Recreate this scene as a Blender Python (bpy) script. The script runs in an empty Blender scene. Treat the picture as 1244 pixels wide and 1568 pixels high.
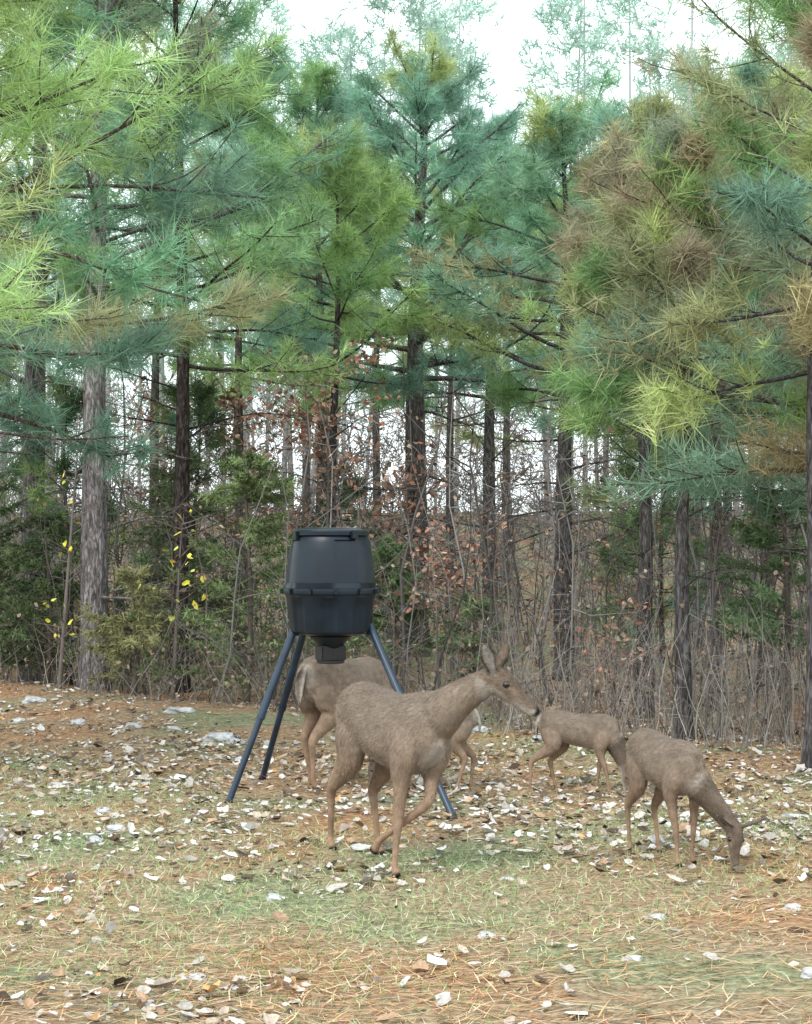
import bpy, math, random, bmesh
import numpy as np
from mathutils import Vector, Matrix, kdtree
rng = np.random.default_rng(11)
random.seed(7)
scene = bpy.context.scene
COL = scene.collection

# ------------------------------------------------------------------ helpers
def nrm(a):
    return a/np.maximum(np.linalg.norm(a, axis=-1, keepdims=True), 1e-9)

def link(ob, parent=None):
    COL.objects.link(ob)
    if parent: ob.parent = parent
    return ob

def empty(name, loc=(0,0,0)):
    e = bpy.data.objects.new(name, None); e.location = loc; e.empty_display_size = .2
    return link(e)

def mesh_np(name, verts, faces, mat, cols=None, parent=None, smooth=False):
    verts = np.asarray(verts, np.float32).reshape(-1,3); faces = np.asarray(faces, np.int32)
    nf, k = faces.shape
    me = bpy.data.meshes.new(name)
    me.vertices.add(len(verts)); me.vertices.foreach_set('co', verts.ravel())
    me.loops.add(nf*k); me.loops.foreach_set('vertex_index', faces.ravel())
    me.polygons.add(nf)
    me.polygons.foreach_set('loop_start', np.arange(0, nf*k, k, dtype=np.int32))
    me.polygons.foreach_set('loop_total', np.full(nf, k, np.int32))
    me.polygons.foreach_set('use_smooth', np.full(nf, smooth, bool))
    me.update(calc_edges=True)
    if cols is not None:
        a = me.color_attributes.new('Col', 'FLOAT_COLOR', 'POINT')
        c = np.ones((len(verts),4), np.float32); c[:,:3] = np.clip(cols,0,.8)
        a.data.foreach_set('color', c.ravel())
    me.materials.append(mat)
    return link(bpy.data.objects.new(name, me), parent)

def batch_tubes(P, R, S):
    P = np.asarray(P, float); R = np.asarray(R, float)
    M,N,_ = P.shape
    T = np.gradient(P, axis=1); T = nrm(T)
    ref = np.tile(np.array([[[0.31,0.95,0.05]]]), (M,1,1))
    vert = np.abs((T.mean(1,keepdims=True)*ref).sum(-1,keepdims=True))>.85
    ref = np.where(vert, np.array([[[0.95,-.1,.3]]]), ref)
    A = nrm(np.cross(T, ref)); B = np.cross(T, A)
    ang = np.arange(S)*2*np.pi/S
    V = P[:,:,None,:] + R[:,:,None,None]*(np.cos(ang)[None,None,:,None]*A[:,:,None,:] + np.sin(ang)[None,None,:,None]*B[:,:,None,:])
    V = V.reshape(-1,3)
    m = np.arange(M)[:,None,None]*N*S; i = np.arange(N-1)[None,:,None]*S; s = np.arange(S)[None,None,:]; s2 = (s+1)%S
    F = np.stack([m+i+s, m+i+s2, m+i+S+s2, m+i+S+s], -1).reshape(-1,4)
    return V, F

class Tubes:
    def __init__(s): s.V=[]; s.F=[]; s.C=[]; s.n=0
    def add(s, P, R, S, col):
        P=np.asarray(P,float); R=np.asarray(R,float)
        if P.ndim==2: P=P[None]; R=R[None]
        V,F = batch_tubes(P,R,S)
        s.V.append(V); s.F.append(F+s.n)
        col=np.asarray(col,float)
        if col.ndim==1: c=np.tile(col,(len(V),1))
        else: c=np.repeat(col, P.shape[1]*S, axis=0)
        s.C.append(c); s.n+=len(V)
    def build(s, name, mat, parent=None, smooth=True):
        return mesh_np(name, np.concatenate(s.V), np.concatenate(s.F), mat, np.concatenate(s.C), parent, smooth)

def needles(pos, dirs, size, col, K, width, spread=.9, along=.7, droop=.12):
    N=len(pos)
    pos=np.asarray(pos); dirs=nrm(np.asarray(dirs)); size=np.asarray(size)
    r = nrm(rng.normal(size=(N,K,3)))
    d = nrm(dirs[:,None,:]*rng.uniform(.35,1.1,(N,K,1)) + r*spread)
    L = size[:,None,None]*rng.uniform(.7,1.1,(N,K,1))
    base = pos[:,None,:] - dirs[:,None,:]*rng.uniform(0,1,(N,K,1))*size[:,None,None]*along
    tip = base + d*L; tip[...,2] -= droop*L[...,0]*rng.uniform(0,1,(N,K))
    w = nrm(np.cross(d, nrm(rng.normal(size=(N,K,3)))))*width*.5
    V = np.stack([base-w, base+w, tip], 2).reshape(-1,3)
    F = np.arange(N*K*3).reshape(-1,3)
    c = col[:,None,:]*rng.uniform(.65,1.35,(N,K,1))
    C = np.repeat(c.reshape(-1,3), 3, axis=0)
    return V,F,C

def leaves(pos, nor, size, col, n=7, curl=.35, elong=1.5, jag=(.5,1.15)):
    M=len(pos); nor=nrm(nor)
    a=nrm(np.cross(nor, nrm(rng.normal(size=(M,3))))); b=np.cross(nor,a)
    ang=(np.arange(n)*2*np.pi/n)[None,:]+rng.uniform(-.25,.25,(M,n))
    rad=rng.uniform(*jag,(M,n))*size[:,None]*.5
    u=np.cos(ang)*rad*elong**.5; v=np.sin(ang)*rad/elong**.5
    cu=rng.uniform(-.3,1,(M,1))*curl
    h=cu*(u**2*rng.uniform(.5,2,(M,1))+v**2*3)/size[:,None]*2.2
    ring=pos[:,None,:]+u[...,None]*a[:,None,:]+v[...,None]*b[:,None,:]+h[...,None]*nor[:,None,:]
    V=np.concatenate([pos[:,None,:],ring],1).reshape(-1,3)
    base=np.arange(M)[:,None]*(n+1); i=np.arange(n)[None,:]
    F=np.stack([base+0*i, base+1+i, base+1+(i+1)%n],-1).reshape(-1,3)
    C=np.repeat(col,n+1,axis=0)
    return V,F,C

def ghash(x,y):
    x=np.asarray(x,float); y=np.asarray(y,float)
    return (np.sin(x*1.3+y*.7)+np.sin(x*.55-y*1.1+2)+np.sin(x*2.7+y*2.1+1)*.5+np.sin(-x*3.9+y*3.3)*.3)
def edge(x):
    x=np.asarray(x,float)
    return np.clip(16.2-.93*x, 12.3, 21.5)
def gz(x,y):
    x=np.asarray(x,float); y=np.asarray(y,float)
    t=np.clip((y-26)/45,0,1); rise=t*t*(3-2*t)*3.2
    ed=y-edge(x); w=np.clip(ed/6,0,1)
    return ghash(x,y)*(.008+.05*w)+rise + .10*np.exp(-(ed/1.2)**2)

# ------------------------------------------------------------------ materials
def new_mat(name):
    m=bpy.data.materials.new(name); m.use_nodes=True; nt=m.node_tree; nt.nodes.clear(); return m,nt
def node(nt,t,**kw):
    n=nt.nodes.new(t)
    for k,v in kw.items(): setattr(n,k,v)
    return n
def attr_mat(name, rough=None, transl=0., nscale=0, namt=.3, bump=0, bscale=80, spec=.3):
    m,nt=new_mat(name); L=nt.links.new
    out=node(nt,'ShaderNodeOutputMaterial')
    if rough is None: bs=node(nt,'ShaderNodeBsdfDiffuse')
    else:
        bs=node(nt,'ShaderNodeBsdfPrincipled'); bs.inputs['Roughness'].default_value=rough; bs.inputs['Specular IOR Level'].default_value=spec
    at=node(nt,'ShaderNodeAttribute',attribute_name='Col')
    col=at.outputs['Color']
    if nscale or bump: tc=node(nt,'ShaderNodeTexCoord')
    if nscale:
        nz=node(nt,'ShaderNodeTexNoise'); nz.inputs['Scale'].default_value=nscale; nz.inputs['Detail'].default_value=4
        L(tc.outputs['Object'],nz.inputs['Vector'])
        mr=node(nt,'ShaderNodeMapRange'); mr.inputs[1].default_value=.3; mr.inputs[2].default_value=.7
        mr.inputs[3].default_value=1-namt; mr.inputs[4].default_value=1+namt
        L(nz.outputs['Fac'],mr.inputs[0])
        mx=node(nt,'ShaderNodeVectorMath',operation='SCALE'); L(col,mx.inputs[0]); L(mr.outputs[0],mx.inputs['Scale']); col=mx.outputs[0]
    L(col,bs.inputs[0])
    if bump:
        n2=node(nt,'ShaderNodeTexNoise'); n2.inputs['Scale'].default_value=bscale; n2.inputs['Detail'].default_value=4
        L(tc.outputs['Object'],n2.inputs['Vector'])
        bp=node(nt,'ShaderNodeBump'); bp.inputs['Strength'].default_value=bump; bp.inputs['Distance'].default_value=.01
        L(n2.outputs['Fac'],bp.inputs['Height']); L(bp.outputs[0],bs.inputs['Normal'])
    if transl:
        tr=node(nt,'ShaderNodeBsdfTranslucent'); L(col,tr.inputs['Color'])
        mi=node(nt,'ShaderNodeMixShader'); mi.inputs[0].default_value=transl
        L(bs.outputs[0],mi.inputs[1]); L(tr.outputs[0],mi.inputs[2]); L(mi.outputs[0],out.inputs['Surface'])
    else: L(bs.outputs[0],out.inputs['Surface'])
    return m

M_needle=attr_mat('pine_needles',transl=.38)
M_grass=attr_mat('grass_blades')
M_leaf=attr_mat('dry_leaf')
M_litter=attr_mat('leaf_litter',nscale=60,namt=.25)
M_twig=attr_mat('twig_bark')
M_fur=attr_mat('deer_fur',rough=.9,nscale=26,namt=.2,bump=.4,bscale=110,spec=.1)
M_hair=attr_mat('deer_hair')

def bark_mat():
    m,nt=new_mat('pine_bark'); L=nt.links.new
    out=node(nt,'ShaderNodeOutputMaterial'); bs=node(nt,'ShaderNodeBsdfDiffuse'); L(bs.outputs[0],out.inputs[0])
    at=node(nt,'ShaderNodeAttribute',attribute_name='Col')
    tc=node(nt,'ShaderNodeTexCoord'); mp=node(nt,'ShaderNodeMapping'); mp.inputs['Scale'].default_value=(1,1,.22)
    L(tc.outputs['Object'],mp.inputs[0])
    nw=node(nt,'ShaderNodeTexNoise'); nw.inputs['Scale'].default_value=14; nw.inputs['Detail'].default_value=4; L(mp.outputs[0],nw.inputs[0])
    mxv=node(nt,'ShaderNodeMix',data_type='VECTOR'); mxv.inputs[0].default_value=.2
    L(mp.outputs[0],mxv.inputs[4]); L(nw.outputs['Color'],mxv.inputs[5])
    vo=node(nt,'ShaderNodeTexVoronoi',feature='DISTANCE_TO_EDGE'); vo.inputs['Scale'].default_value=24; L(mxv.outputs[1],vo.inputs['Vector'])
    cr=node(nt,'ShaderNodeValToRGB'); cr.color_ramp.elements[0].position=.0; cr.color_ramp.elements[0].color=(.35,.32,.3,1)
    cr.color_ramp.elements[1].position=.3; cr.color_ramp.elements[1].color=(1.1,1.08,1.06,1)
    L(vo.outputs['Distance'],cr.inputs[0])
    n2=node(nt,'ShaderNodeTexNoise'); n2.inputs['Scale'].default_value=30; n2.inputs['Detail'].default_value=6; L(mp.outputs[0],n2.inputs[0])
    mr=node(nt,'ShaderNodeMapRange'); mr.inputs[1].default_value=.3; mr.inputs[2].default_value=.7; mr.inputs[3].default_value=.5; mr.inputs[4].default_value=1.5
    L(n2.outputs['Fac'],mr.inputs[0])
    m1=node(nt,'ShaderNodeVectorMath',operation='MULTIPLY'); L(at.outputs['Color'],m1.inputs[0]); L(cr.outputs[0],m1.inputs[1])
    m2=node(nt,'ShaderNodeVectorMath',operation='SCALE'); L(m1.outputs[0],m2.inputs[0]); L(mr.outputs[0],m2.inputs['Scale'])
    L(m2.outputs[0],bs.inputs[0])
    bp=node(nt,'ShaderNodeBump'); bp.inputs['Strength'].default_value=.8; bp.inputs['Distance'].default_value=.03
    L(n2.outputs['Fac'],bp.inputs['Height']); L(bp.outputs[0],bs.inputs['Normal'])
    return m
M_bark=bark_mat()

def ground_mat():
    m,nt=new_mat('forest_floor'); L=nt.links.new
    out=node(nt,'ShaderNodeOutputMaterial'); bs=node(nt,'ShaderNodeBsdfDiffuse'); L(bs.outputs[0],out.inputs[0])
    tc=node(nt,'ShaderNodeTexCoord')
    n1=node(nt,'ShaderNodeTexNoise'); n1.inputs['Scale'].default_value=.8; n1.inputs['Detail'].default_value=7; L(tc.outputs['Object'],n1.inputs[0])
    cr=node(nt,'ShaderNodeValToRGB'); e=cr.color_ramp.elements
    e[0].position=.35; e[0].color=(.28,.165,.095,1); e[1].position=.62; e[1].color=(.19,.20,.12,1)
    x=e.new(.5); x.color=(.26,.195,.13,1)
    L(n1.outputs['Fac'],cr.inputs[0])
    n2=node(nt,'ShaderNodeTexNoise'); n2.inputs['Scale'].default_value=28; n2.inputs['Detail'].default_value=8; n2.inputs['Roughness'].default_value=.7; L(tc.outputs['Object'],n2.inputs[0])
    mr=node(nt,'ShaderNodeMapRange'); mr.inputs[1].default_value=.32; mr.inputs[2].default_value=.68; mr.inputs[3].default_value=.35; mr.inputs[4].default_value=1.6
    L(n2.outputs['Fac'],mr.inputs[0])
    m2=node(nt,'ShaderNodeVectorMath',operation='SCALE'); L(cr.outputs[0],m2.inputs[0]); L(mr.outputs[0],m2.inputs['Scale'])
    L(m2.outputs[0],bs.inputs[0])
    bp=node(nt,'ShaderNodeBump'); bp.inputs['Strength'].default_value=.7; bp.inputs['Distance'].default_value=.02
    L(n2.outputs['Fac'],bp.inputs['Height']); L(bp.outputs[0],bs.inputs['Normal'])
    return m

def plain(name,col,rough,spec=.5,nscale=0,metal=0):
    m,nt=new_mat(name); L=nt.links.new
    out=node(nt,'ShaderNodeOutputMaterial'); bs=node(nt,'ShaderNodeBsdfPrincipled'); L(bs.outputs[0],out.inputs[0])
    bs.inputs['Roughness'].default_value=rough; bs.inputs['Specular IOR Level'].default_value=spec; bs.inputs['Metallic'].default_value=metal
    bs.inputs['Base Color'].default_value=(*col,1)
    if nscale:
        tc=node(nt,'ShaderNodeTexCoord'); n=node(nt,'ShaderNodeTexNoise'); n.inputs['Scale'].default_value=nscale; n.inputs['Detail'].default_value=6
        L(tc.outputs['Object'],n.inputs[0])
        cr=node(nt,'ShaderNodeValToRGB'); cr.color_ramp.elements[0].position=.3; cr.color_ramp.elements[1].position=.75
        cr.color_ramp.elements[0].color=(*[c*.6 for c in col],1); cr.color_ramp.elements[1].color=(*[min(1,c*1.5) for c in col],1)
        L(n.outputs['Fac'],cr.inputs[0]); L(cr.outputs[0],bs.inputs['Base Color'])
        mr=node(nt,'ShaderNodeMapRange'); mr.inputs[3].default_value=rough-.12; mr.inputs[4].default_value=rough+.15
        L(n.outputs['Fac'],mr.inputs[0]); L(mr.outputs[0],bs.inputs['Roughness'])
    return m

# ------------------------------------------------------------------ ground
def axis(a,b,step,far):
    core=np.arange(a,b,step); out=[]
    s=step; v=b
    while v<far: out.append(v); s*=1.3; v+=s
    hi=out+[far]; lo=[]; s=step; v=a
    while v>-far: s*=1.3; v-=s; lo.append(v)
    return np.array(sorted(lo)+list(core)+hi)
xs=axis(-12,12,.16,500); ys=axis(1,34,.16,500)
X,Y=np.meshgrid(xs,ys); Z=gz(X,Y)
V=np.stack([X,Y,Z],-1).reshape(-1,3)
nx,ny=len(xs),len(ys)
i=np.arange(nx-1)[None,:]; j=np.arange(ny-1)[:,None]*nx
F=np.stack([j+i,j+i+1,j+nx+i+1,j+nx+i],-1).reshape(-1,4)
mesh_np('ground',V,F,ground_mat(),smooth=True)

def clear_pts(n, xr=(-9,9), yr=(4.5,22), power=1.):
    x=rng.uniform(*xr,n); y=yr[0]+(yr[1]-yr[0])*rng.uniform(0,1,n)**power
    return x,y
# pine straw
n=140000
x,y=clear_pts(n,(-8,8),(5,22),1.5)
keep=(rng.uniform(0,1,n)<np.clip(.72+.28*ghash(x*.7,y*.9)-.50*np.exp(-((y-10.3)/2.4)**2),.08,1))&(np.abs(x)<y*.33+2)
x,y=x[keep],y[keep]; n=len(x)
ang=rng.normal(0,.9,n)+.2; L_=rng.uniform(.10,.22,n)
d=np.stack([np.cos(ang),np.sin(ang),rng.normal(0,.06,n)],-1)
p=np.stack([x,y,gz(x,y)+rng.uniform(.004,.022,n)],-1)
w=np.stack([-np.sin(ang),np.cos(ang),0*ang],-1)*rng.uniform(.0012,.0028,n)[:,None]
mid=p+d*L_[:,None]*.5+w*rng.uniform(-6,6,n)[:,None]
tip=p+d*L_[:,None]; tip[:,2]=np.maximum(tip[:,2],gz(tip[:,0],tip[:,1])+.003)
V=np.stack([p-w,p+w,mid+w,mid-w,tip],1).reshape(-1,3)
b=np.arange(n)[:,None]*5
F=np.concatenate([b+np.array([[0,1,2]]),b+np.array([[0,2,3]]),b+np.array([[3,2,4]])],0)
pal=np.array([[.46,.26,.135],[.38,.20,.10],[.54,.37,.22],[.22,.12,.07],[.52,.41,.30]])
C=np.repeat(pal[rng.integers(0,5,n)]*rng.uniform(.75,1.2,(n,1)),5,axis=0)
mesh_np('pine_straw',V,F,M_grass,C)
# grass
n=190000
x,y=clear_pts(n,(-8,8),(5,16),1.2)
dens=np.clip(.30+.34*ghash(x*1.1+3,y*.9)+.7*np.exp(-((y-9.8)/2.4)**2)-.25*(y>13.5)-.15*(y<7),.03,1)
keep=(rng.uniform(0,1,n)<dens)&(np.abs(x)<y*.33+2)&(y<edge(x))
x,y=x[keep],y[keep]; n=len(x)
p=np.stack([x,y,gz(x,y)],-1); h=rng.uniform(.02,.07,n)
dd=nrm(np.stack([rng.normal(0,.8,n),rng.normal(0,.8,n),rng.uniform(.3,1,n)],-1))
w=nrm(np.cross(dd,rng.normal(size=(n,3))))*.0026
V=np.stack([p-w,p+w,p+dd*h[:,None]],1).reshape(-1,3)
pal=np.array([[.25,.33,.14],[.30,.36,.20],[.16,.25,.10],[.44,.44,.30]])
C=np.repeat(pal[rng.integers(0,4,n)]*rng.uniform(.8,1.3,(n,1)),3,axis=0)
mesh_np('grass',V,np.arange(n*3).reshape(-1,3),M_grass,C)
# fallen leaves
n=92000
x,y=clear_pts(n,(-9,9),(5,23),1.05)
dens=np.clip(.24+.18*ghash(x*.9,y*1.2+5)+.70*np.exp(-((y-12.4)/2.6)**2)-.17*(y<8.5)+.18*ghash(x*3,y*2.5),.03,1)
keep=(rng.uniform(0,1,n)<dens)&(np.abs(x)<y*.33+2)
x,y=x[keep],y[keep]; n=len(x)
sz=np.minimum(rng.lognormal(math.log(.036),.48,n),.095)
nor=np.stack([rng.normal(0,.28,n),rng.normal(0,.28,n),np.ones(n)],-1)
p=np.stack([x,y,gz(x,y)+.010+rng.uniform(0,.012,n)],-1)
pal=np.array([[.47,.43,.39],[.58,.56,.55],[.40,.33,.27],[.36,.24,.16],[.09,.065,.05],[.46,.27,.13],[.34,.31,.28]])
ci=rng.choice(7,n,p=[.28,.17,.18,.13,.12,.02,.10])
V,F,C=leaves(p,nor,sz,pal[ci]*rng.uniform(.7,1.15,(n,1)),n=9,curl=.4,elong=1.5,jag=(.62,1.1))
mesh_np('fallen_leaves',V,F,M_litter,C)

# rocks
M_rock=plain('limestone',(.38,.38,.385),.85,.2,nscale=14)
def rock(x,y,s,fl=.4):
    bm=bmesh.new(); bmesh.ops.create_icosphere(bm,subdivisions=3,radius=1)
    sx,sy=random.uniform(.8,1.3),random.uniform(.7,1.1); ph=random.uniform(0,9)
    for v in bm.verts:
        c=v.co; k=1+.18*math.sin(c.x*3+ph)+.15*math.sin(c.y*4.1+ph*2)+.12*math.sin(c.z*5+c.x*4)+.07*math.sin(c.x*11+c.y*9+ph)
        v.co=Vector((c.x*k*sx*s,c.y*k*sy*s,c.z*k*fl*s))
    me=bpy.data.meshes.new('rock'); bm.to_mesh(me); bm.free(); me.materials.append(M_rock)
    o=bpy.data.objects.new('rock',me); o.location=(x,y,float(gz(x,y))+s*fl*.15); link(o)
for (x,y,s) in [(-1.62,15.6,.15),(-1.45,15.4,.09),(-3.1,17.0,.10),(-3.7,17.2,.08),(.62,15.6,.10),(1.1,14.9,.08),(-2.1,16.4,.07),(-1.75,10.2,.06),(-.62,8.6,.05),(2.9,12.9,.06),(-2.2,17.6,.12),(1.55,6.9,.06),(-3.9,19,.12),(-2.5,16.6,.09),(.2,16.2,.1),(-1.7,10.6,.07),(.35,7.7,.04),(1.75,8.2,.05),(-1.9,11.3,.06),(.5,9.0,.03),(1.1,8.0,.04),(-2.4,12.6,.07),(2.4,11.2,.05),(.9,7.2,.035),(-.8,6.9,.04),(2.6,10.1,.05)]:
    rock(x,y,s)

# ------------------------------------------------------------------ pines
GREENS=np.array([[.24,.39,.17],[.19,.35,.22],[.33,.45,.19],[.22,.37,.28],[.42,.49,.22]])
BROWN=np.array([[.50,.36,.25],[.42,.36,.22],[.54,.43,.31]])
def curve(p0,az,el,L,n,up=.25,wob=.05):
    t=np.linspace(0,1,n)
    d=np.array([math.cos(az)*math.cos(el),math.sin(az)*math.cos(el),math.sin(el)])
    side=np.array([-math.sin(az),math.cos(az),0])
    P=p0+d*L*t[:,None]; P[:,2]+=up*L*t**2
    P+=side*(np.sin(t*rng.uniform(2,5)+rng.uniform(0,6)))[:,None]*wob*L*t[:,None]
    P[:,2]+=np.sin(t*7+rng.uniform(0,6))*wob*.5*L*t
    return P
NT=[0]
def pine(x,y,r,H,zb,R,nl=34,green=None,brown=.04,K=34,nw=.009,nlen=.27,lean=(0,0),dead=8,bark=(.17,.145,.135),fork=None,tw=9,bright=1.,name='pine_tree',droop=.0,fcol=None):
    z0=float(gz(x,y)); root=empty(name,(x,y,z0))
    T=Tubes(); bark=np.array(bark)
    N=22; t=np.linspace(0,1,N)
    ph=rng.uniform(0,6,2)
    def tp(tt):
        tt=np.asarray(tt,float)
        return np.stack([lean[0]*H*tt+.09*np.sin(tt*6+ph[0])*tt, lean[1]*H*tt+.05*np.sin(tt*5+ph[1])*tt, tt*H-.05],-1)
    rad=r*(1-.88*t**1.1)*(1+.25*np.exp(-t*40))*(1+.04*np.sin(t*31+ph[0]))
    T.add(tp(t),rad,12,bark)
    tuft_p=[];tuft_d=[];tuft_c=[];tuft_s=[]
    def limb(p0,az,el,L,r0,foliate=True,ntw=tw,col=None):
        P=curve(p0,az,el,L,8,up=rng.uniform(-.05,.25)-droop if foliate else rng.uniform(-.25,.1))
        T.add(P,np.linspace(r0,r0*.25,8),5,bark*.9)
        for k in range(ntw):
            s=rng.uniform(.3,.98) if foliate else rng.uniform(.2,.95)
            f=s*7; i0=min(int(f),6); q=P[i0]+(P[i0+1]-P[i0])*(f-i0)
            a2=az+rng.choice([-1,1])*rng.uniform(.4,1.1); l2=L*(1-s*.6)*rng.uniform(.25,.5)
            Q=curve(q,a2,rng.uniform(-.3,.6) if foliate else rng.uniform(-.5,.5),l2,5,up=.15 if foliate else -.1)
            T.add(Q,np.linspace(r0*.3,.004,5),3,bark*.9)
            if foliate:
                m=rng.integers(2,5)
                for u in np.linspace(.4,1,m):
                    g=u*4; j0=min(int(g),3); pp=Q[j0]+(Q[j0+1]-Q[j0])*(g-j0)
                    dd=Q[-1]-Q[-2]; dd=dd/np.linalg.norm(dd)+rng.normal(0,.35,3)+np.array([0,0,.3])
                    tuft_p.append(pp+ (rng.normal(0,.10,3) if u<1 else 0)); tuft_d.append(dd); tuft_c.append(col)
                    tuft_s.append(rng.uniform(.7,1.25))
        if foliate:
            for u in (.8,.9,1.):
                g=u*7; j0=min(int(g),6); pp=P[j0]+(P[j0+1]-P[j0])*(g-j0)
                dd=nrm(P[-1]-P[-2])+rng.normal(0,.25,3)
                tuft_p.append(pp); tuft_d.append(dd); tuft_c.append(col); tuft_s.append(rng.uniform(.9,1.3))
    az=rng.uniform(0,6.28)
    for k in range(nl):
        u=(k+rng.uniform(0,1))/nl; h=zb+(H*.99-zb)*u; az+=2.399+rng.normal(0,.3)
        prof=(1-u)**.6*.9+.16
        if u<.08: prof*=.8
        L=R*prof*rng.uniform(.55,1.15)
        el=-.02+u*.9+rng.normal(0,.16)
        base=GREENS[rng.integers(0,5)]*rng.uniform(.75,1.2)
        if green is not None and rng.random()<.55: base=np.array(green)*rng.uniform(.8,1.2)
        if rng.random()<brown:
            f=rng.uniform(.3,.85); base=base*(1-f)+BROWN[rng.integers(0,3)]*rng.uniform(.8,1.1)*f
        limb(tp(h/H),az,el,L,max(.010,r*.24*(1-u*.6)),True,tw,base*bright)
    for k in range(6):
        tuft_p.append(tp(1-.02*k)); tuft_d.append(np.array([rng.normal(0,.4),rng.normal(0,.4),1.])); tuft_c.append(GREENS[1]*bright); tuft_s.append(1.)
    for k in range(dead):
        h=rng.uniform(min(1.,zb*.4),zb); limb(tp(h/H),rng.uniform(0,6.28),rng.uniform(-.2,.5),R*rng.uniform(.25,.8),r*.12,False,5)
    if fork:
        for (h,a,el,L,r0) in fork: limb(tp(h/H),a,el,L,r0,True,tw+3,np.array(fcol)*rng.uniform(.8,1.2) if fcol is not None else GREENS[1])
    T.build('trunk_and_limbs',M_bark,root)
    cc=np.array(tuft_c)*rng.uniform(.75,1.25,(len(tuft_c),1))
    V,F,C=needles(np.array(tuft_p),np.array(tuft_d),np.array(tuft_s)*nlen,cc,K,nw)
    mesh_np('needles',V,F,M_needle,C,root)
    NT[0]+=len(tuft_p)

pine(-3.56,20.6,.165,11.5,3.7,2.7,nl=44,lean=(.004,0),bark=(.24,.225,.235),green=(.20,.35,.22),fork=[(6.2,.3,.9,2.2,.06)])
pine(-4.95,24.0,.18,12.0,3.9,2.8,nl=42,bark=(.18,.17,.175),green=(.17,.30,.19))
pine(-2.66,21.2,.11,9.6,3.8,2.3,nl=36,bark=(.07,.06,.058),green=(.24,.39,.20))
pine(.13,27.6,.225,8.9,4.2,2.8,nl=48,bark=(.13,.12,.12),green=(.23,.40,.30),fork=[(4.9,-.1,1.1,2.6,.075)],lean=(.012,0))
pine(1.48,31.5,.15,8.6,4.3,2.5,nl=36,bark=(.12,.115,.115),green=(.25,.41,.32))
pine(2.05,23.3,.145,7.2,3.7,2.3,nl=38,bark=(.105,.10,.105),green=(.25,.41,.27),fork=[(4.5,.2,.95,1.7,.055)])
pine(2.33,17.7,.09,5.9,3.0,1.6,nl=26,bark=(.12,.115,.115),brown=.45)
pine(2.30,14.9,.075,5.0,2.7,1.3,nl=20,bark=(.12,.115,.12),brown=.6)
pine(2.92,12.9,.085,6.0,2.8,1.4,nl=20,bark=(.11,.105,.11),brown=.5,lean=(.02,0))
pine(-1.40,29.5,.12,9.2,4.2,2.3,nl=32,bark=(.10,.09,.088))
pine(-2.9,31.5,.11,10.2,4.2,2.4,nl=32,bark=(.10,.09,.088))
pine(-1.0,24.8,.09,7.4,3.9,2.0,nl=30,green=(.33,.47,.19),bark=(.10,.09,.088))
pine(3.3,19.0,.09,6.3,2.5,2.0,nl=32,brown=.35)
pine(4.1,20.5,.10,7.0,2.6,2.1,nl=32,brown=.3)
pine(-6.6,20.0,.15,11.0,3.6,2.6,nl=34)
pine(-3.85,13.6,.14,7.6,3.0,3.2,nl=66,green=(.37,.53,.23),brown=.08,nlen=.30,bright=1.12,nw=.008,K=46)
pine(4.15,14.4,.14,7.2,2.2,2.9,nl=42,green=(.29,.38,.24),brown=.5,nlen=.27,nw=.008,
     fork=[(2.35,3.3,-.05,2.3,.025),(2.7,2.8,.0,2.4,.025),(3.0,3.6,.05,2.2,.025),(3.4,3.1,.0,2.5,.03),(2.2,2.5,-.05,2.0,.02)],fcol=(.24,.37,.27))
for (x,y,H) in [(.9,36,9.0),(-.6,38,10.0),(3.0,34,8.2),(4.8,30,8.0),(5.9,25,8),(-4.6,33,11.5),(-7.5,28,12),(7.5,21,9),(2.2,40,9.3),(-2.2,40,11.5),(6.6,37,10),(-9,23,12)]:
    pine(x,y,.11,H,H*.42,2.4,nl=26,K=18,nw=.015,nlen=.31,dead=3,tw=8,bark=(.12,.11,.11))
for (x,y,H,g) in [(-4.3,23.0,3.8,(.14,.22,.10)),(-3.0,25.5,4.0,(.15,.22,.11)),(2.9,21.8,3.6,(.20,.30,.15)),(3.7,26,4.2,(.18,.28,.16)),(-6.0,26,4.6,(.13,.2,.1))]:
    pine(x,y,.045,H,.7,1.2,nl=22,K=20,nw=.012,nlen=.22,dead=3,tw=6,green=g,bright=.75,bark=(.10,.085,.08))
print('tufts',NT)

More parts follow.
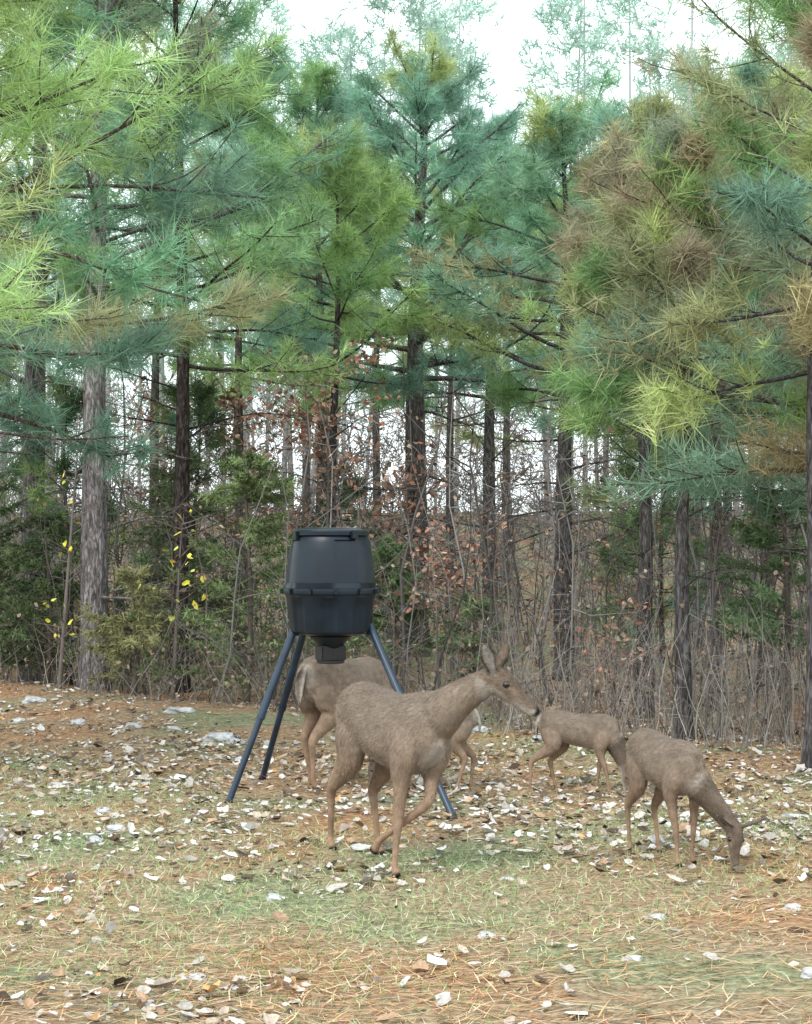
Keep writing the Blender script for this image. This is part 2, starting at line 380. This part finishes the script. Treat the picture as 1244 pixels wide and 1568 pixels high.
# ------------------------------------------------------------------ distant trees
D=Tubes(); tp_=[];td_=[];tc_=[]
dist=empty('distant_treeline')
for k in range(110):
    tall=k%2==0
    x=rng.uniform(-34,34) if not tall else rng.uniform(-20,26); y=rng.uniform(46,78) if not tall else rng.uniform(58,85); H=rng.uniform(9,12.5) if not tall else rng.uniform(15,24); z=float(gz(x,y)); r=rng.uniform(.07,.12)
    P=np.stack([np.full(6,x)+np.linspace(0,rng.normal(0,.6),6),np.full(6,y),z+np.linspace(-.1,H,6)],-1)
    D.add(P,np.linspace(r,.02,6),6,np.array([.40,.41,.42]) if tall else np.array([.22,.21,.215]))  # tall trunks paled in their base colour, as distance haze
    if tall:
        nc=64; m=nc*6
        u=rng.uniform(0,1,nc)**.9; a=rng.uniform(0,6.28,nc); rr=3.4*(1-u)**.5*rng.uniform(.2,1,nc)+.2
        c=np.stack([x+np.cos(a)*rr,y+np.sin(a)*rr,z+H*.4+H*.6*u],-1)
        tp_.append(np.repeat(c,6,0)+rng.normal(0,.26,(m,3))); a=np.repeat(a,6)
    else:
        m=140
        u=rng.uniform(0,1,m)**1.1; a=rng.uniform(0,6.28,m); rr=2.8*(1-u)**.6*rng.uniform(.2,1,m)+.15
        tp_.append(np.stack([x+np.cos(a)*rr,y+np.sin(a)*rr,z+H*.38+H*.64*u],-1))
    td_.append(np.stack([np.cos(a),np.sin(a),.9+0*a],-1))
    tc_.append(np.tile((np.array([.42,.57,.49]) if tall else np.array([.28,.41,.32]))*rng.uniform(.85,1.15),(m,1)))  # tall crowns: bright haze painted into the needles as pale teal
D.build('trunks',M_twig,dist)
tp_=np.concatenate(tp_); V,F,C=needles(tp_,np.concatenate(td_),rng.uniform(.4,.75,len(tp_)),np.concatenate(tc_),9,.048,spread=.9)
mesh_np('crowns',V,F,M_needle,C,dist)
n=9500
x=rng.uniform(-26,26,n); y=rng.uniform(34,64,n); hh=rng.uniform(0,1,n)**1.35*4.8
p=np.stack([x,y,gz(x,y)+hh],-1)
pal=np.array([[.20,.175,.165],[.23,.18,.16],[.16,.18,.13],[.26,.25,.26],[.16,.145,.14],[.20,.17,.17]])
V,F,C=needles(p,rng.normal(size=(n,3))+np.array([0,0,1.2]),rng.uniform(.35,.8,n),pal[rng.integers(0,6,n)]*rng.uniform(.7,1.3,(n,1)),10,.028,spread=.9)
mesh_np('brush',V,F,M_leaf,C,dist)

# ------------------------------------------------------------------ undergrowth thicket
def thicket(name,n,dep,hr,rr,ntw,xr=(-12,12),cols=((.17,.155,.15),(.11,.10,.10),(.26,.245,.24),(.14,.115,.105)),lean=.12,leaf=0,px=1.2,lpal=((.26,.16,.12),(.18,.13,.10),(.31,.24,.19),(.10,.09,.07),(.24,.18,.14))):
    T=Tubes()
    x=rng.uniform(*xr,n); y=edge(x)+dep[0]+rng.uniform(0,1,n)**px*dep[1]
    z=gz(x,y); H=rng.uniform(*hr,n)*rng.uniform(.6,1,n); N=6; t=np.linspace(0,1,N)
    l=rng.normal(0,lean,(n,2)); c=rng.normal(0,lean,(n,2))
    P=np.zeros((n,N,3))
    for a in range(2): P[:,:,a]=(x if a==0 else y)[:,None]+H[:,None]*(l[:,a:a+1]*t+c[:,a:a+1]*t**2+.025*np.sin(t*8+rng.uniform(0,6,(n,1))))
    P[:,:,2]=z[:,None]-.03+H[:,None]*t
    R0=rng.uniform(*rr,n); R=R0[:,None]*(1-.75*t)
    col=np.array(cols)[rng.integers(0,len(cols),n)]*rng.uniform(.6,1.25,(n,1))
    T.add(P,R,4,col)
    lp=[]
    for k in range(ntw):
        u=rng.uniform(.2,.95,n); f=u*(N-1); i0=np.minimum(f.astype(int),N-2); w=(f-i0)[:,None]
        q=P[np.arange(n),i0]*(1-w)+P[np.arange(n),i0+1]*w
        a=rng.uniform(0,6.28,n); L=H*rng.uniform(.12,.38,n)
        d=np.stack([np.cos(a),np.sin(a),rng.uniform(-.3,1.1,n)],-1)
        tt=np.linspace(0,1,4)
        Q=q[:,None,:]+d[:,None,:]*L[:,None,None]*tt[None,:,None]; Q[:,:,2]+=L[:,None]*rng.uniform(-.4,.3,(n,1))*tt**2
        Q[:,1:,:]+=rng.normal(0,.02,(n,3,3))*H[:,None,None]*.5
        T.add(Q,R0[:,None]*.4*(1-.7*tt),3,col)
        lp.append(Q[:,2:].reshape(-1,3))
    ob=T.build(name,M_twig)
    if leaf:
        lp=np.concatenate(lp); m=int(leaf); p=lp[rng.integers(0,len(lp),m)]+rng.normal(0,.07,(m,3))
        pal=np.array(lpal)
        V,F,C=leaves(p,rng.normal(size=(m,3)),rng.uniform(.03,.07,m),pal[rng.integers(0,len(pal),m)]*rng.uniform(.7,1.3,(m,1)),n=5)
        mesh_np('leaf_clusters',V,F,M_leaf,C,ob)
thicket('undergrowth_thicket',1200,(.8,16),(1.2,4.0),(.005,.014),8,leaf=13000)
thicket('bramble_thicket',2000,(-.1,5),(.3,1.3),(.0025,.006),5,lean=.35,cols=((.26,.235,.22),(.18,.155,.145),(.33,.30,.27),(.15,.11,.095)),leaf=5000)
thicket('dry_weeds',700,(-.2,3.0),(.5,1.5),(.0025,.005),4,xr=(.8,7),lean=.14,cols=((.29,.265,.24),(.21,.19,.175),(.34,.31,.28)),px=1.)
thicket('hardwood_saplings',120,(2.5,15),(2.8,4.8),(.014,.03),9,lean=.04,leaf=3000)
thicket('evergreen_shrubs',150,(1.0,7),(.6,1.7),(.005,.01),7,xr=(-9,-.6),lean=.25,leaf=7000,lpal=((.15,.20,.09),(.19,.24,.11),(.11,.15,.07),(.24,.26,.13)))

def leafy(name,x,y,H,zlo,R,nl,pal,ls=(.06,.12),bark=(.16,.135,.125)):
    z=float(gz(x,y)); root=empty(name,(x,y,z)); T=Tubes()
    P=curve(np.zeros(3),rng.uniform(0,6),1.5,H,8,0,.03); T.add(P,np.linspace(.03,.006,8),6,np.array(bark)); pts=[]
    for k in range(26):
        u=rng.uniform(zlo/H,1); q=P[min(int(u*7),6)]+(P[min(int(u*7),6)+1]-P[min(int(u*7),6)])*(u*7%1)
        Q=curve(q,rng.uniform(0,6.28),rng.uniform(0,.8),R*rng.uniform(.4,1),5,.1); T.add(Q,np.linspace(.01,.003,5),3,np.array(bark)); pts.append(Q[1:])
    T.build('stems',M_twig,root)
    pts=np.concatenate(pts); p=pts[rng.integers(0,len(pts),nl)]+rng.normal(0,.09,(nl,3))
    V,F,C=leaves(p,rng.normal(size=(nl,3)),rng.uniform(*ls,nl),np.array(pal)[rng.integers(0,len(pal),nl)]*rng.uniform(.7,1.3,(nl,1)),n=6)
    mesh_np('leaves',V,F,M_leaf,C,root)
russet=[[.42,.20,.14],[.36,.24,.18],[.46,.31,.24],[.26,.15,.11]]
leafy('oak_sapling',-1.05,22.5,3.7,1.5,1.3,750,russet,(.05,.10))
leafy('oak_sapling',-2.2,26,3.8,1.8,1.1,450,russet)
leafy('oak_sapling',.55,20.5,1.9,.8,.8,380,russet,(.05,.09))
leafy('oak_sapling',-.2,23.5,2.6,.9,1.0,350,russet)
leafy('oak_sapling',3.2,24,2.8,.8,1.1,300,[[.25,.16,.12],[.2,.12,.1]])
leafy('oak_sapling',-3.4,26,3.9,1.6,1.2,350,russet)
leafy('oak_sapling',2.0,17.5,1.0,.2,.5,160,russet,(.04,.08))
yel=[[.6,.55,.07],[.55,.58,.13],[.62,.5,.09]]
leafy('yellow_leaf_sapling',-2.50,19.3,1.9,1.0,.4,26,yel,(.06,.10))
leafy('yellow_leaf_sapling',-3.9,20.3,3.0,.4,.5,20,yel,(.05,.09))

def cedar(x,y,H,R,col,zlo=.2,name='cedar_tree'):
    z=float(gz(x,y)); root=empty(name,(x,y,z)); T=Tubes()
    t=np.linspace(0,1,8); P=np.stack([.04*np.sin(t*4),.04*np.sin(t*5),t*H],-1); T.add(P,.04*(1-.85*t)+.003,6,np.array([.12,.1,.085]))
    tp=[];td=[];tc=[]
    for k in range(int(54*H/2.5)):
        u=rng.uniform(zlo,1); L=R*((1-u)**.7+.12)*rng.uniform(.6,1.1); az=rng.uniform(0,6.28)
        Q=curve(np.array([0,0,u*H]),az,rng.uniform(.0,.5),L,6,-.08); T.add(Q,np.linspace(.009,.003,6),3,np.array([.12,.1,.085]))
        c=np.array(col)*rng.uniform(.6,1.3)
        for s in np.linspace(.3,1,9):
            i0=min(int(s*5),4); q=Q[i0]+(Q[i0+1]-Q[i0])*(s*5-i0)
            for _ in range(3):
                dd=nrm(Q[-1]-Q[0])+rng.normal(0,.55,3); tp.append(q+dd*rng.uniform(0,.1)); td.append(dd); tc.append(c)
    T.build('trunk_and_limbs',M_twig,root)
    V,F,C=needles(np.array(tp),np.array(td),rng.uniform(.07,.12,len(tp)),np.array(tc),11,.013,spread=.6,along=1.2)
    mesh_np('foliage',V,F,M_leaf,C,root)
cedar(-1.75,19.8,2.75,1.35,(.20,.26,.12),.1)
cedar(-2.75,21.9,2.8,1.2,(.15,.19,.10),.1)
cedar(-2.95,19.5,1.35,.7,(.30,.30,.15),.05)
cedar(-.15,21.5,1.7,.7,(.15,.22,.10),.1)
cedar(.75,20.0,1.1,.6,(.18,.23,.12),.05)
cedar(-5.2,21.8,2.6,1.2,(.10,.14,.07),.1)
cedar(-4.3,21.6,2.0,1.0,(.12,.16,.08),.1)
cedar(3.4,16.2,2.4,.8,(.18,.26,.13),.3)
cedar(-1.0,27,3.0,1.2,(.16,.22,.12),.1)

# ------------------------------------------------------------------ deer feeder
M_plast=plain('dark_plastic',(.003,.009,.016),.36,.32,nscale=6)
M_steel=plain('painted_steel',(.010,.024,.046),.34,.45,nscale=10)
M_motor=plain('motor_housing',(.013,.013,.013),.5,.4,nscale=20)
FX,FY=-.50,11.95
feeder=empty('deer_feeder',(FX,FY,0))
def lathe(name,prof,mat,n=96,mod=None,parent=None,cap=True):
    V=[];F=[]
    for (r,z) in prof:
        for k in range(n):
            a=2*math.pi*k/n; rr=r*(mod(a,z) if mod else 1)
            V.append((rr*math.cos(a),rr*math.sin(a),z))
    m=len(prof)
    for i in range(m-1):
        for k in range(n): F.append((i*n+k,i*n+(k+1)%n,(i+1)*n+(k+1)%n,(i+1)*n+k))
    if cap: F.append(tuple(range(n-1,-1,-1))); F.append(tuple((m-1)*n+k for k in range(n)))
    me=bpy.data.meshes.new(name); me.from_pydata(V,[],F); me.materials.append(mat)
    for p in me.polygons: p.use_smooth=len(p.vertices)==4
    o=bpy.data.objects.new(name,me); link(o,parent)
    md=o.modifiers.new('e','EDGE_SPLIT'); md.split_angle=math.radians(28)
    return o
def modU(a,z):
    s=math.cos(4*(a-.42)); return 1-.055*(1/(1+math.exp(-30*(s-.45))))*(1 if 1.42<z<1.71 else 0)
def modL(a,z):
    s=math.cos(8*a); return 1-.04*(1/(1+math.exp(-20*(s-.3))))*(1 if z<1.33 else 0)
lathe('upper_barrel',[(.300,1.395),(.302,1.43),(.298,1.432),(.292,1.50),(.285,1.56),(.274,1.63),(.264,1.69),(.258,1.705),(.256,1.712),(.243,1.735)],M_plast,mod=modU,parent=feeder)
lathe('lid',[(.25,1.737),(.256,1.742),(.256,1.765),(.248,1.775),(.215,1.780),(.205,1.790),(.20,1.792),(.19,1.785),(.1,1.79),(.01,1.795)],M_plast,parent=feeder)
lathe('rim_flange',[(.30,1.352),(.318,1.356),(.320,1.375),(.318,1.392),(.303,1.396)],M_plast,parent=feeder)
lathe('lower_hopper',[(.10,1.07),(.255,1.095),(.272,1.11),(.280,1.18),(.287,1.25),(.294,1.31),(.298,1.335),(.299,1.353)],M_plast,mod=modL,parent=feeder)
lathe('funnel',[(.055,.98),(.075,1.0),(.10,1.03),(.14,1.072)],M_plast,parent=feeder,n=32)
def box(name,c,s,mat,parent,rot=0,bev=.006):
    bm=bmesh.new(); bmesh.ops.create_cube(bm,size=1)
    for v in bm.verts: v.co=Vector((v.co.x*s[0],v.co.y*s[1],v.co.z*s[2]))
    bmesh.ops.bevel(bm,geom=bm.edges[:],offset=bev,segments=2,affect='EDGES')
    me=bpy.data.meshes.new(name); bm.to_mesh(me); bm.free(); me.materials.append(mat)
    o=bpy.data.objects.new(name,me); o.location=c; o.rotation_euler[2]=rot; return link(o,parent)
box('motor_box',(0,0,.965),(.17,.14,.10),M_motor,feeder,.4)
lathe('spinner_guard',[(.085,.895),(.092,.90),(.092,.915),(.03,.925)],M_motor,parent=feeder,n=32)
for k in range(12):
    a=k*math.pi/6+.15; box('bolt_%d'%(k+1),(.326*math.cos(a),.326*math.sin(a),1.374),(.02,.02,.035),M_plast,feeder,a,.003)
for k,a in enumerate((-.9,-2.6,1.2)):
    box('lid_latch_%d'%(k+1),(.262*math.cos(a),.262*math.sin(a),1.745),(.022,.05,.05),M_plast,feeder,a,.004)
def tube(name,pts,rads,mat,parent,S=14):
    V,F=batch_tubes(np.array([pts],float),np.array([rads],float),S)
    return mesh_np(name,V,F,mat,parent=parent,smooth=True)
feet=[(-1.153-FX,11.70-FY),(-1.03-FX,12.9-FY),(.292-FX,11.0-FY)]
tops=[(-.225,-.06),(-.17,.15),(.255,-.04)]
for k,(f,t) in enumerate(zip(feet,tops)):
    a=np.array([t[0],t[1],1.16]); b=np.array([f[0],f[1],0.0]); m=a+(b-a)*.52
    tube('leg_%d_upper'%(k+1),[a,m],[.026,.026],M_steel,feeder)
    tube('leg_%d_lower'%(k+1),[m-(b-a)*.01,b],[.022,.022],M_steel,feeder)
    tube('leg_%d_collar'%(k+1),[m-(b-a)*.012,m+(b-a)*.012],[.029,.029],M_steel,feeder)
    tube('leg_%d_foot'%(k+1),[b+(a-b)*.02,b-(a-b)*.004],[.026,.028],M_motor,feeder)
    box('leg_%d_bracket'%(k+1),tuple(a+np.array([0,0,.0])),(.05,.07,.16),M_plast,feeder,math.atan2(t[1],t[0]),.01)

# ------------------------------------------------------------------ deer
M_eye=plain('deer_eye',(.008,.006,.005),.12,.6)
COAT=np.array([.190,.146,.114]); BACK=np.array([.128,.101,.082]); WHITE=np.array([.44,.40,.36]); LEG=np.array([.24,.155,.102]); DARK=np.array([.016,.013,.011]); FACE=np.array([.165,.122,.093])
def deer(name,loc,yaw,s,neck,headdir,legs=None,headup=(0,0,1),world_neck=False,ear=(-.35,.55,.8),ear2=None,coat=1.,tail=True,earlen=.14,nhair=16000,nshade=1.):
    legs=legs or {}
    cy,sy=math.cos(yaw),math.sin(yaw)
    def W(p):
        p=np.asarray(p,float); return np.array([cy*p[0]-sy*p[1], sy*p[0]+cy*p[1], p[2]])
    def Wn(p): return np.asarray(p,float)/s if world_neck else W(p)
    SV=[];SF=[];SC=[];SD=[]; cnt=[0]
    def loft(P,ra,rb,lat,colf,S=18,flow=1.):
        P=np.array(P,float); n=len(P); tt=np.linspace(0,n-1,(n-1)*3+1)
        def interp(A):
            A=np.array(A,float); out=[]
            for t in tt:
                i=min(int(t),n-2); f=t-i
                p0=A[max(i-1,0)];p1=A[i];p2=A[i+1];p3=A[min(i+2,n-1)]
                out.append(.5*((2*p1)+(-p0+p2)*f+(2*p0-5*p1+4*p2-p3)*f*f+(-p0+3*p1-3*p2+p3)*f**3))
            return np.array(out)
        Q=interp(P); A=interp(ra); B=interp(rb)
        T=nrm(np.gradient(Q,axis=0)); lat=np.asarray(lat,float)
        Lt=nrm(lat-T*(T@lat)[:,None]); U=np.cross(T,Lt)
        m=len(Q); base=cnt[0]
        for i in range(m):
            for k in range(S):
                a=2*math.pi*k/S
                SV.append(Q[i]+Lt[i]*math.cos(a)*A[i]+U[i]*math.sin(a)*B[i])
                SC.append(colf(i/(m-1),math.sin(a),math.cos(a))); SD.append(T[i]*flow)
        for i in range(m-1):
            for k in range(S): SF.append((base+i*S+k,base+i*S+(k+1)%S,base+(i+1)*S+(k+1)%S,base+(i+1)*S+k))
        SF.append(tuple(base+k for k in range(S-1,-1,-1))); SF.append(tuple(base+(m-1)*S+k for k in range(S)))
        cnt[0]+=m*S
    latW=W((0,1,0))
    tor=[(-.475,.775,.05,.06),(-.445,.77,.10,.12),(-.36,.768,.145,.166),(-.22,.748,.150,.172),(-.06,.712,.170,.184),(.10,.695,.170,.197),(.23,.70,.150,.20),(.33,.715,.122,.178),(.41,.73,.085,.13),(.45,.735,.045,.08)]
    def ctor(t,su,sc):
        k=max(su,0); c=COAT*(1-k*.8)+BACK*k*.8
        if su<-.2: c=c*1.12
        if su<-.75: c=c*.4+WHITE*.5
        if t<.08: c=COAT*.6+WHITE*.3
        return c
    loft([W((a,0,b)) for a,b,_,_ in tor],[q[2] for q in tor],[q[3] for q in tor],latW,ctor,24,-1)
    NP=[W((.20,0,.735))]+[Wn(p) for p in neck]
    n=len(NP); rr_a=np.interp(np.linspace(0,1,n),[0,.3,.6,1],[.125,.096,.065,.052]); rr_b=np.interp(np.linspace(0,1,n),[0,.3,.6,1],[.175,.130,.086,.066])
    def cneck(t,su,sc):
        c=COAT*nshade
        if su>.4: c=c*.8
        if su<-.7 and t>.8: c=WHITE*.6
        return c
    loft(NP,rr_a,rr_b,latW,cneck,20,-1)
    hd=nrm(W(headdir) if not world_neck else np.array(headdir,float)); up=np.array(headup,float)
    if not world_neck: up=W(up)
    hl=nrm(np.cross(up,hd)); hu=np.cross(hd,hl)
    H0=NP[-1]
    hp=[(-.05,0,.042,.047),(-.01,.008,.056,.062),(.04,.012,.060,.066),(.085,.010,.057,.061),(.13,.0,.042,.050),(.18,-.010,.032,.041),(.23,-.016,.029,.035),(.265,-.018,.027,.030),(.285,-.018,.018,.018)]
    def chead(t,su,sc):
        c=FACE
        if su>.5 and t<.8: c=FACE*.7
        if su<-.45: c=WHITE*.75
        if .38<t<.5 and .1<su<.6: c=FACE*1.5
        if t>.80: c=WHITE*.6 if su<.6 else FACE*.5
        if t>.90 and su>-.5: c=DARK
        if .66<t<=.80: c=FACE*.75 if su>-.2 else WHITE*.7
        return c
    loft([H0+hd*a+hu*b for a,b,_,_ in hp],[q[2] for q in hp],[q[3] for q in hp],hl,chead,18,-1)
    for sd in (1,-1):
        E=ear if sd>0 or ear2 is None else ear2
        e0=H0+hl*sd*.042+hu*.045+hd*-.012; ed=nrm(hd*E[0]+hl*sd*E[1]+hu*E[2])
        el=nrm(np.cross(ed, hd*.45+hl*sd*.95))
        ts=[(0,.018),(.18,.029),(.45,.040),(.7,.034),(.9,.019),(1,.006)]
        fac=nrm(np.cross(ed,el)); sg=1 if fac@(hd*.5+hl*sd*.9)>0 else -1
        def cear2(t,su,sc,sg=sg):
            return (WHITE*.5 if su*sg>0 else FACE*.75) if abs(sc)<.8 else FACE*.35
        loft([e0+ed*t*earlen for t,_ in ts],[w for _,w in ts],[.012,.010,.009,.0085,.008,.006],el,cear2,12,1)
    def leg(pts,ra,rb,hind):
        def cl(t,su,sc):
            k=min(1,t*1.3); c=COAT*(1-k)+LEG*k
            if abs(sc)>.8 and t>.3: c=c*1.15
            if t>.94: return DARK
            return c
        loft([W(p) for p in pts],ra,rb,latW,cl,14,1)
    for key in ('LF','RF','LH','RH'):
        sd=1 if key[0]=='L' else -1
        v=legs.get(key,0.)
        if key[1]=='H':
            if isinstance(v,(int,float)):
                dx=v; pts=[(-.33,sd*.065,.78),(-.315,sd*.085,.66),(-.26+.25*dx,sd*.10,.53),(-.33+.5*dx,sd*.09,.43),(-.415+.7*dx,sd*.08,.335),(-.395+.85*dx,sd*.078,.20),(-.375+1.*dx,sd*.075,.075),(-.36+1.02*dx,sd*.075,.035),(-.34+1.03*dx,sd*.075,.0)]
            else: pts=v
            leg(pts,[.06,.075,.064,.040,.026,.0175,.0165,.020,.023],[.10,.132,.100,.058,.036,.0215,.019,.023,.031],True)
        else:
            if isinstance(v,(int,float)):
                dx=v; pts=[(.27,sd*.075,.74),(.27,sd*.10,.63),(.235+.1*dx,sd*.105,.51),(.235+.3*dx,sd*.095,.41),(.245+.6*dx,sd*.088,.295),(.245+.85*dx,sd*.082,.17),(.24+1.*dx,sd*.08,.075),(.25+1.02*dx,sd*.08,.035),(.27+1.03*dx,sd*.08,.0)]
            else: pts=v
            leg(pts,[.055,.064,.052,.034,.026,.0175,.0165,.020,.023],[.10,.105,.070,.040,.030,.0195,.019,.023,.031],False)
    if tail:
        def ct(t,su,sc): return WHITE*.8 if abs(sc)>.6 else BACK*1.1
        loft([W(p) for p in [(-.45,0,.86),(-.49,0,.82),(-.515,0,.74),(-.52,0,.66),(-.515,0,.60)]],[.025,.036,.040,.030,.008],[.02,.02,.018,.014,.008],latW,ct,12,1)
    V=np.array(SV)*s
    me=bpy.data.meshes.new('tmp'); me.from_pydata([tuple(v) for v in V],[],SF); me.update()
    ob=bpy.data.objects.new('tmp',me); COL.objects.link(ob)
    r=ob.modifiers.new('r','REMESH'); r.mode='VOXEL'; r.voxel_size=.0075*s if s>.8 else .0065; r.use_smooth_shade=True
    sm=ob.modifiers.new('s','SMOOTH'); sm.factor=.5; sm.iterations=4
    dg=bpy.context.evaluated_depsgraph_get(); dg.update(); ev=ob.evaluated_get(dg)
    nm=bpy.data.meshes.new_from_object(ev); bpy.data.objects.remove(ob)
    kd=kdtree.KDTree(len(V))
    for i,v in enumerate(V): kd.insert(v,i)
    kd.balance()
    nv=len(nm.vertices); C=np.ones((nv,4),np.float32); FD=np.zeros((nv,3))
    for i,v in enumerate(nm.vertices):
        w=0; c=np.zeros(3); f=np.zeros(3)
        for (co,idx,dist) in kd.find_n(v.co,4):
            k=1/(dist+.004); c+=SC[idx]*k; f+=SD[idx]*k; w+=k
        C[i,:3]=c/w*coat; FD[i]=f/w
    P=np.empty(nv*3,np.float32); nm.vertices.foreach_get('co',P); P=P.reshape(-1,3)
    N=np.empty(nv*3,np.float32); nm.vertices.foreach_get('normal',N); N=N.reshape(-1,3)
    q=P/s; var=1+.10*np.sin(q[:,0]*17+q[:,2]*11)*np.sin(q[:,1]*15-q[:,2]*19+1)+.05*np.sin(q[:,2]*41+q[:,0]*23+q[:,1]*31)
    C[:,:3]*=var[:,None]
    a=nm.color_attributes.new('Col','FLOAT_COLOR','POINT'); a.data.foreach_set('color',C.ravel())
    nm.materials.clear(); nm.materials.append(M_fur)
    for p in nm.polygons: p.use_smooth=True
    z0=float(gz(*loc))
    root=empty(name,(loc[0],loc[1],z0))
    nm.name='body'; b=bpy.data.objects.new('body',nm); link(b,root)
    idx=rng.integers(0,nv,nhair); bp=P[idx]+rng.normal(0,.003,(nhair,3))
    dirh=nrm(FD[idx]*1.0+np.array([0,0,-.35])+N[idx]*.30+rng.normal(0,.22,(nhair,3)))
    dirh=nrm(dirh-N[idx]*np.minimum((dirh*N[idx]).sum(-1,keepdims=True)-.22,0))
    zl=np.clip(P[idx,2]/(.5*s),.35,1)[:,None]
    Lh=rng.uniform(.012,.026,(nhair,1))*s*zl; wv=nrm(np.cross(dirh,N[idx]))*.0014
    bb=bp-N[idx]*.002
    HV=np.stack([bb-wv,bb+wv,bb+dirh*Lh],1).reshape(-1,3)
    HC=np.repeat(C[idx,:3]*rng.uniform(.65,1.45,(nhair,1)),3,axis=0)
    mesh_np('coat_hair',HV,np.arange(nhair*3).reshape(-1,3),M_hair,HC,root)
    for sd in (1,-1):
        bm=bmesh.new(); bmesh.ops.create_uvsphere(bm,u_segments=16,v_segments=10,radius=.0185*s)
        m2=bpy.data.meshes.new('eye'); bm.to_mesh(m2); bm.free(); m2.materials.append(M_eye)
        for p in m2.polygons: p.use_smooth=True
        o=bpy.data.objects.new('eye_left' if sd>0 else 'eye_right',m2); o.location=Vector((H0+hd*.078+hl*sd*.048+hu*.026)*s); link(o,root)
    return root

yaw=-math.radians(60)
RFl=[(.27,-.075,.74),(.28,-.10,.63),(.27,-.115,.51),(.28,-.125,.41),(.29,-.14,.30),(.30,-.16,.17),(.31,-.175,.075),(.32,-.178,.035),(.34,-.18,.0)]
LFl=[(.27,.075,.74),(.29,.09,.63),(.29,.06,.52),(.32,.03,.44),(.355,-.01,.365),(.27,-.09,.265),(.15,-.16,.17),(.12,-.17,.135),(.09,-.175,.095)]
deer('doe',(-.06,9.44),yaw,1.0,[(.22,-.31,.80),(.31,-.38,.88),(.41,-.43,.95),(.49,-.47,.995)],(.80,-.22,-.52),
     legs={'RF':RFl,'LF':LFl,'RH':-.20,'LH':.06},world_neck=True,ear=(-.25,.40,.95),ear2=(-.9,.40,.8),earlen=.15,nhair=45000)
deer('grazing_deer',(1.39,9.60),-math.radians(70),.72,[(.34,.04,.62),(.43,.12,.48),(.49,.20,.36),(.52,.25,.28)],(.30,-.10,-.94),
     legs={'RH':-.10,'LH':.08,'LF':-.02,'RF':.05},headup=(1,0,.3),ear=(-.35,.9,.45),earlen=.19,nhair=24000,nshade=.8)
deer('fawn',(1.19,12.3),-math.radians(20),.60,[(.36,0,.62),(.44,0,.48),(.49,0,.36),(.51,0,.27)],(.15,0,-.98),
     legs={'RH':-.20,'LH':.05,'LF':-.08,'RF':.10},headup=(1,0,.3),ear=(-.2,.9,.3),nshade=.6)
deer('doe',(-.42,12.75),math.radians(52),.97,[(.34,0,.66),(.46,0,.54),(.56,0,.42),(.62,0,.30)],(.35,0,-.92),
     legs={'RH':-.08,'LH':.06,'LF':-.10,'RF':.12},headup=(1,0,.3),coat=1.08)
deer('fawn',(.17,12.3),math.radians(176),.64,[(.36,0,.64),(.46,0,.50),(.54,0,.38),(.58,0,.27)],(.30,0,-.94),
     legs={'RH':-.05,'LH':.08},headup=(1,0,.3),ear=(-.2,.9,.3))

# ------------------------------------------------------------------ light, sky, camera
w=bpy.data.worlds.new('World'); scene.world=w; w.use_nodes=True; nt=w.node_tree; nt.nodes.clear()
L=nt.links.new
out=nt.nodes.new('ShaderNodeOutputWorld'); bg=nt.nodes.new('ShaderNodeBackground'); sky=nt.nodes.new('ShaderNodeTexSky')
sky.sky_type='NISHITA'; sky.sun_disc=False
SE,SA=math.radians(50),math.radians(215)
sky.sun_elevation=SE; sky.sun_rotation=SA; sky.air_density=1.0; sky.dust_density=4.0; sky.ozone_density=1.0
tc=nt.nodes.new('ShaderNodeTexCoord'); cn=nt.nodes.new('ShaderNodeTexNoise'); cn.inputs['Scale'].default_value=2.2; cn.inputs['Detail'].default_value=6
L(tc.outputs['Generated'],cn.inputs['Vector'])
mr=nt.nodes.new('ShaderNodeMapRange'); mr.inputs[1].default_value=.3; mr.inputs[2].default_value=.65; mr.inputs[3].default_value=.70; mr.inputs[4].default_value=.97
L(cn.outputs['Fac'],mr.inputs[0])
mx=nt.nodes.new('ShaderNodeMix'); mx.data_type='RGBA'; L(mr.outputs[0],mx.inputs[0]); L(sky.outputs[0],mx.inputs[6]); mx.inputs[7].default_value=(16.0,17.8,18.2,1)
bg.inputs['Strength'].default_value=.15
L(mx.outputs[2],bg.inputs['Color']); L(bg.outputs[0],out.inputs['Surface'])
sl=bpy.data.lights.new('sun','SUN'); sl.energy=2.3; sl.angle=math.radians(14); sl.color=(1,.96,.90)
so=bpy.data.objects.new('sun',sl); link(so)
dirv=Vector((math.sin(SA)*math.cos(SE),math.cos(SA)*math.cos(SE),math.sin(SE)))
so.rotation_euler=dirv.to_track_quat('Z','Y').to_euler(); so.location=dirv*30

cam=bpy.data.cameras.new('camera'); co=bpy.data.objects.new('camera',cam); link(co)
cam.sensor_fit='VERTICAL'; cam.sensor_height=24; cam.lens=42.2; cam.clip_end=2000; cam.clip_start=.05
co.location=(0,0,1.62); co.rotation_euler=(math.radians(91.33),0,0)
scene.camera=co
scene.view_settings.view_transform='Standard'; scene.view_settings.look='None'; scene.view_settings.exposure=0
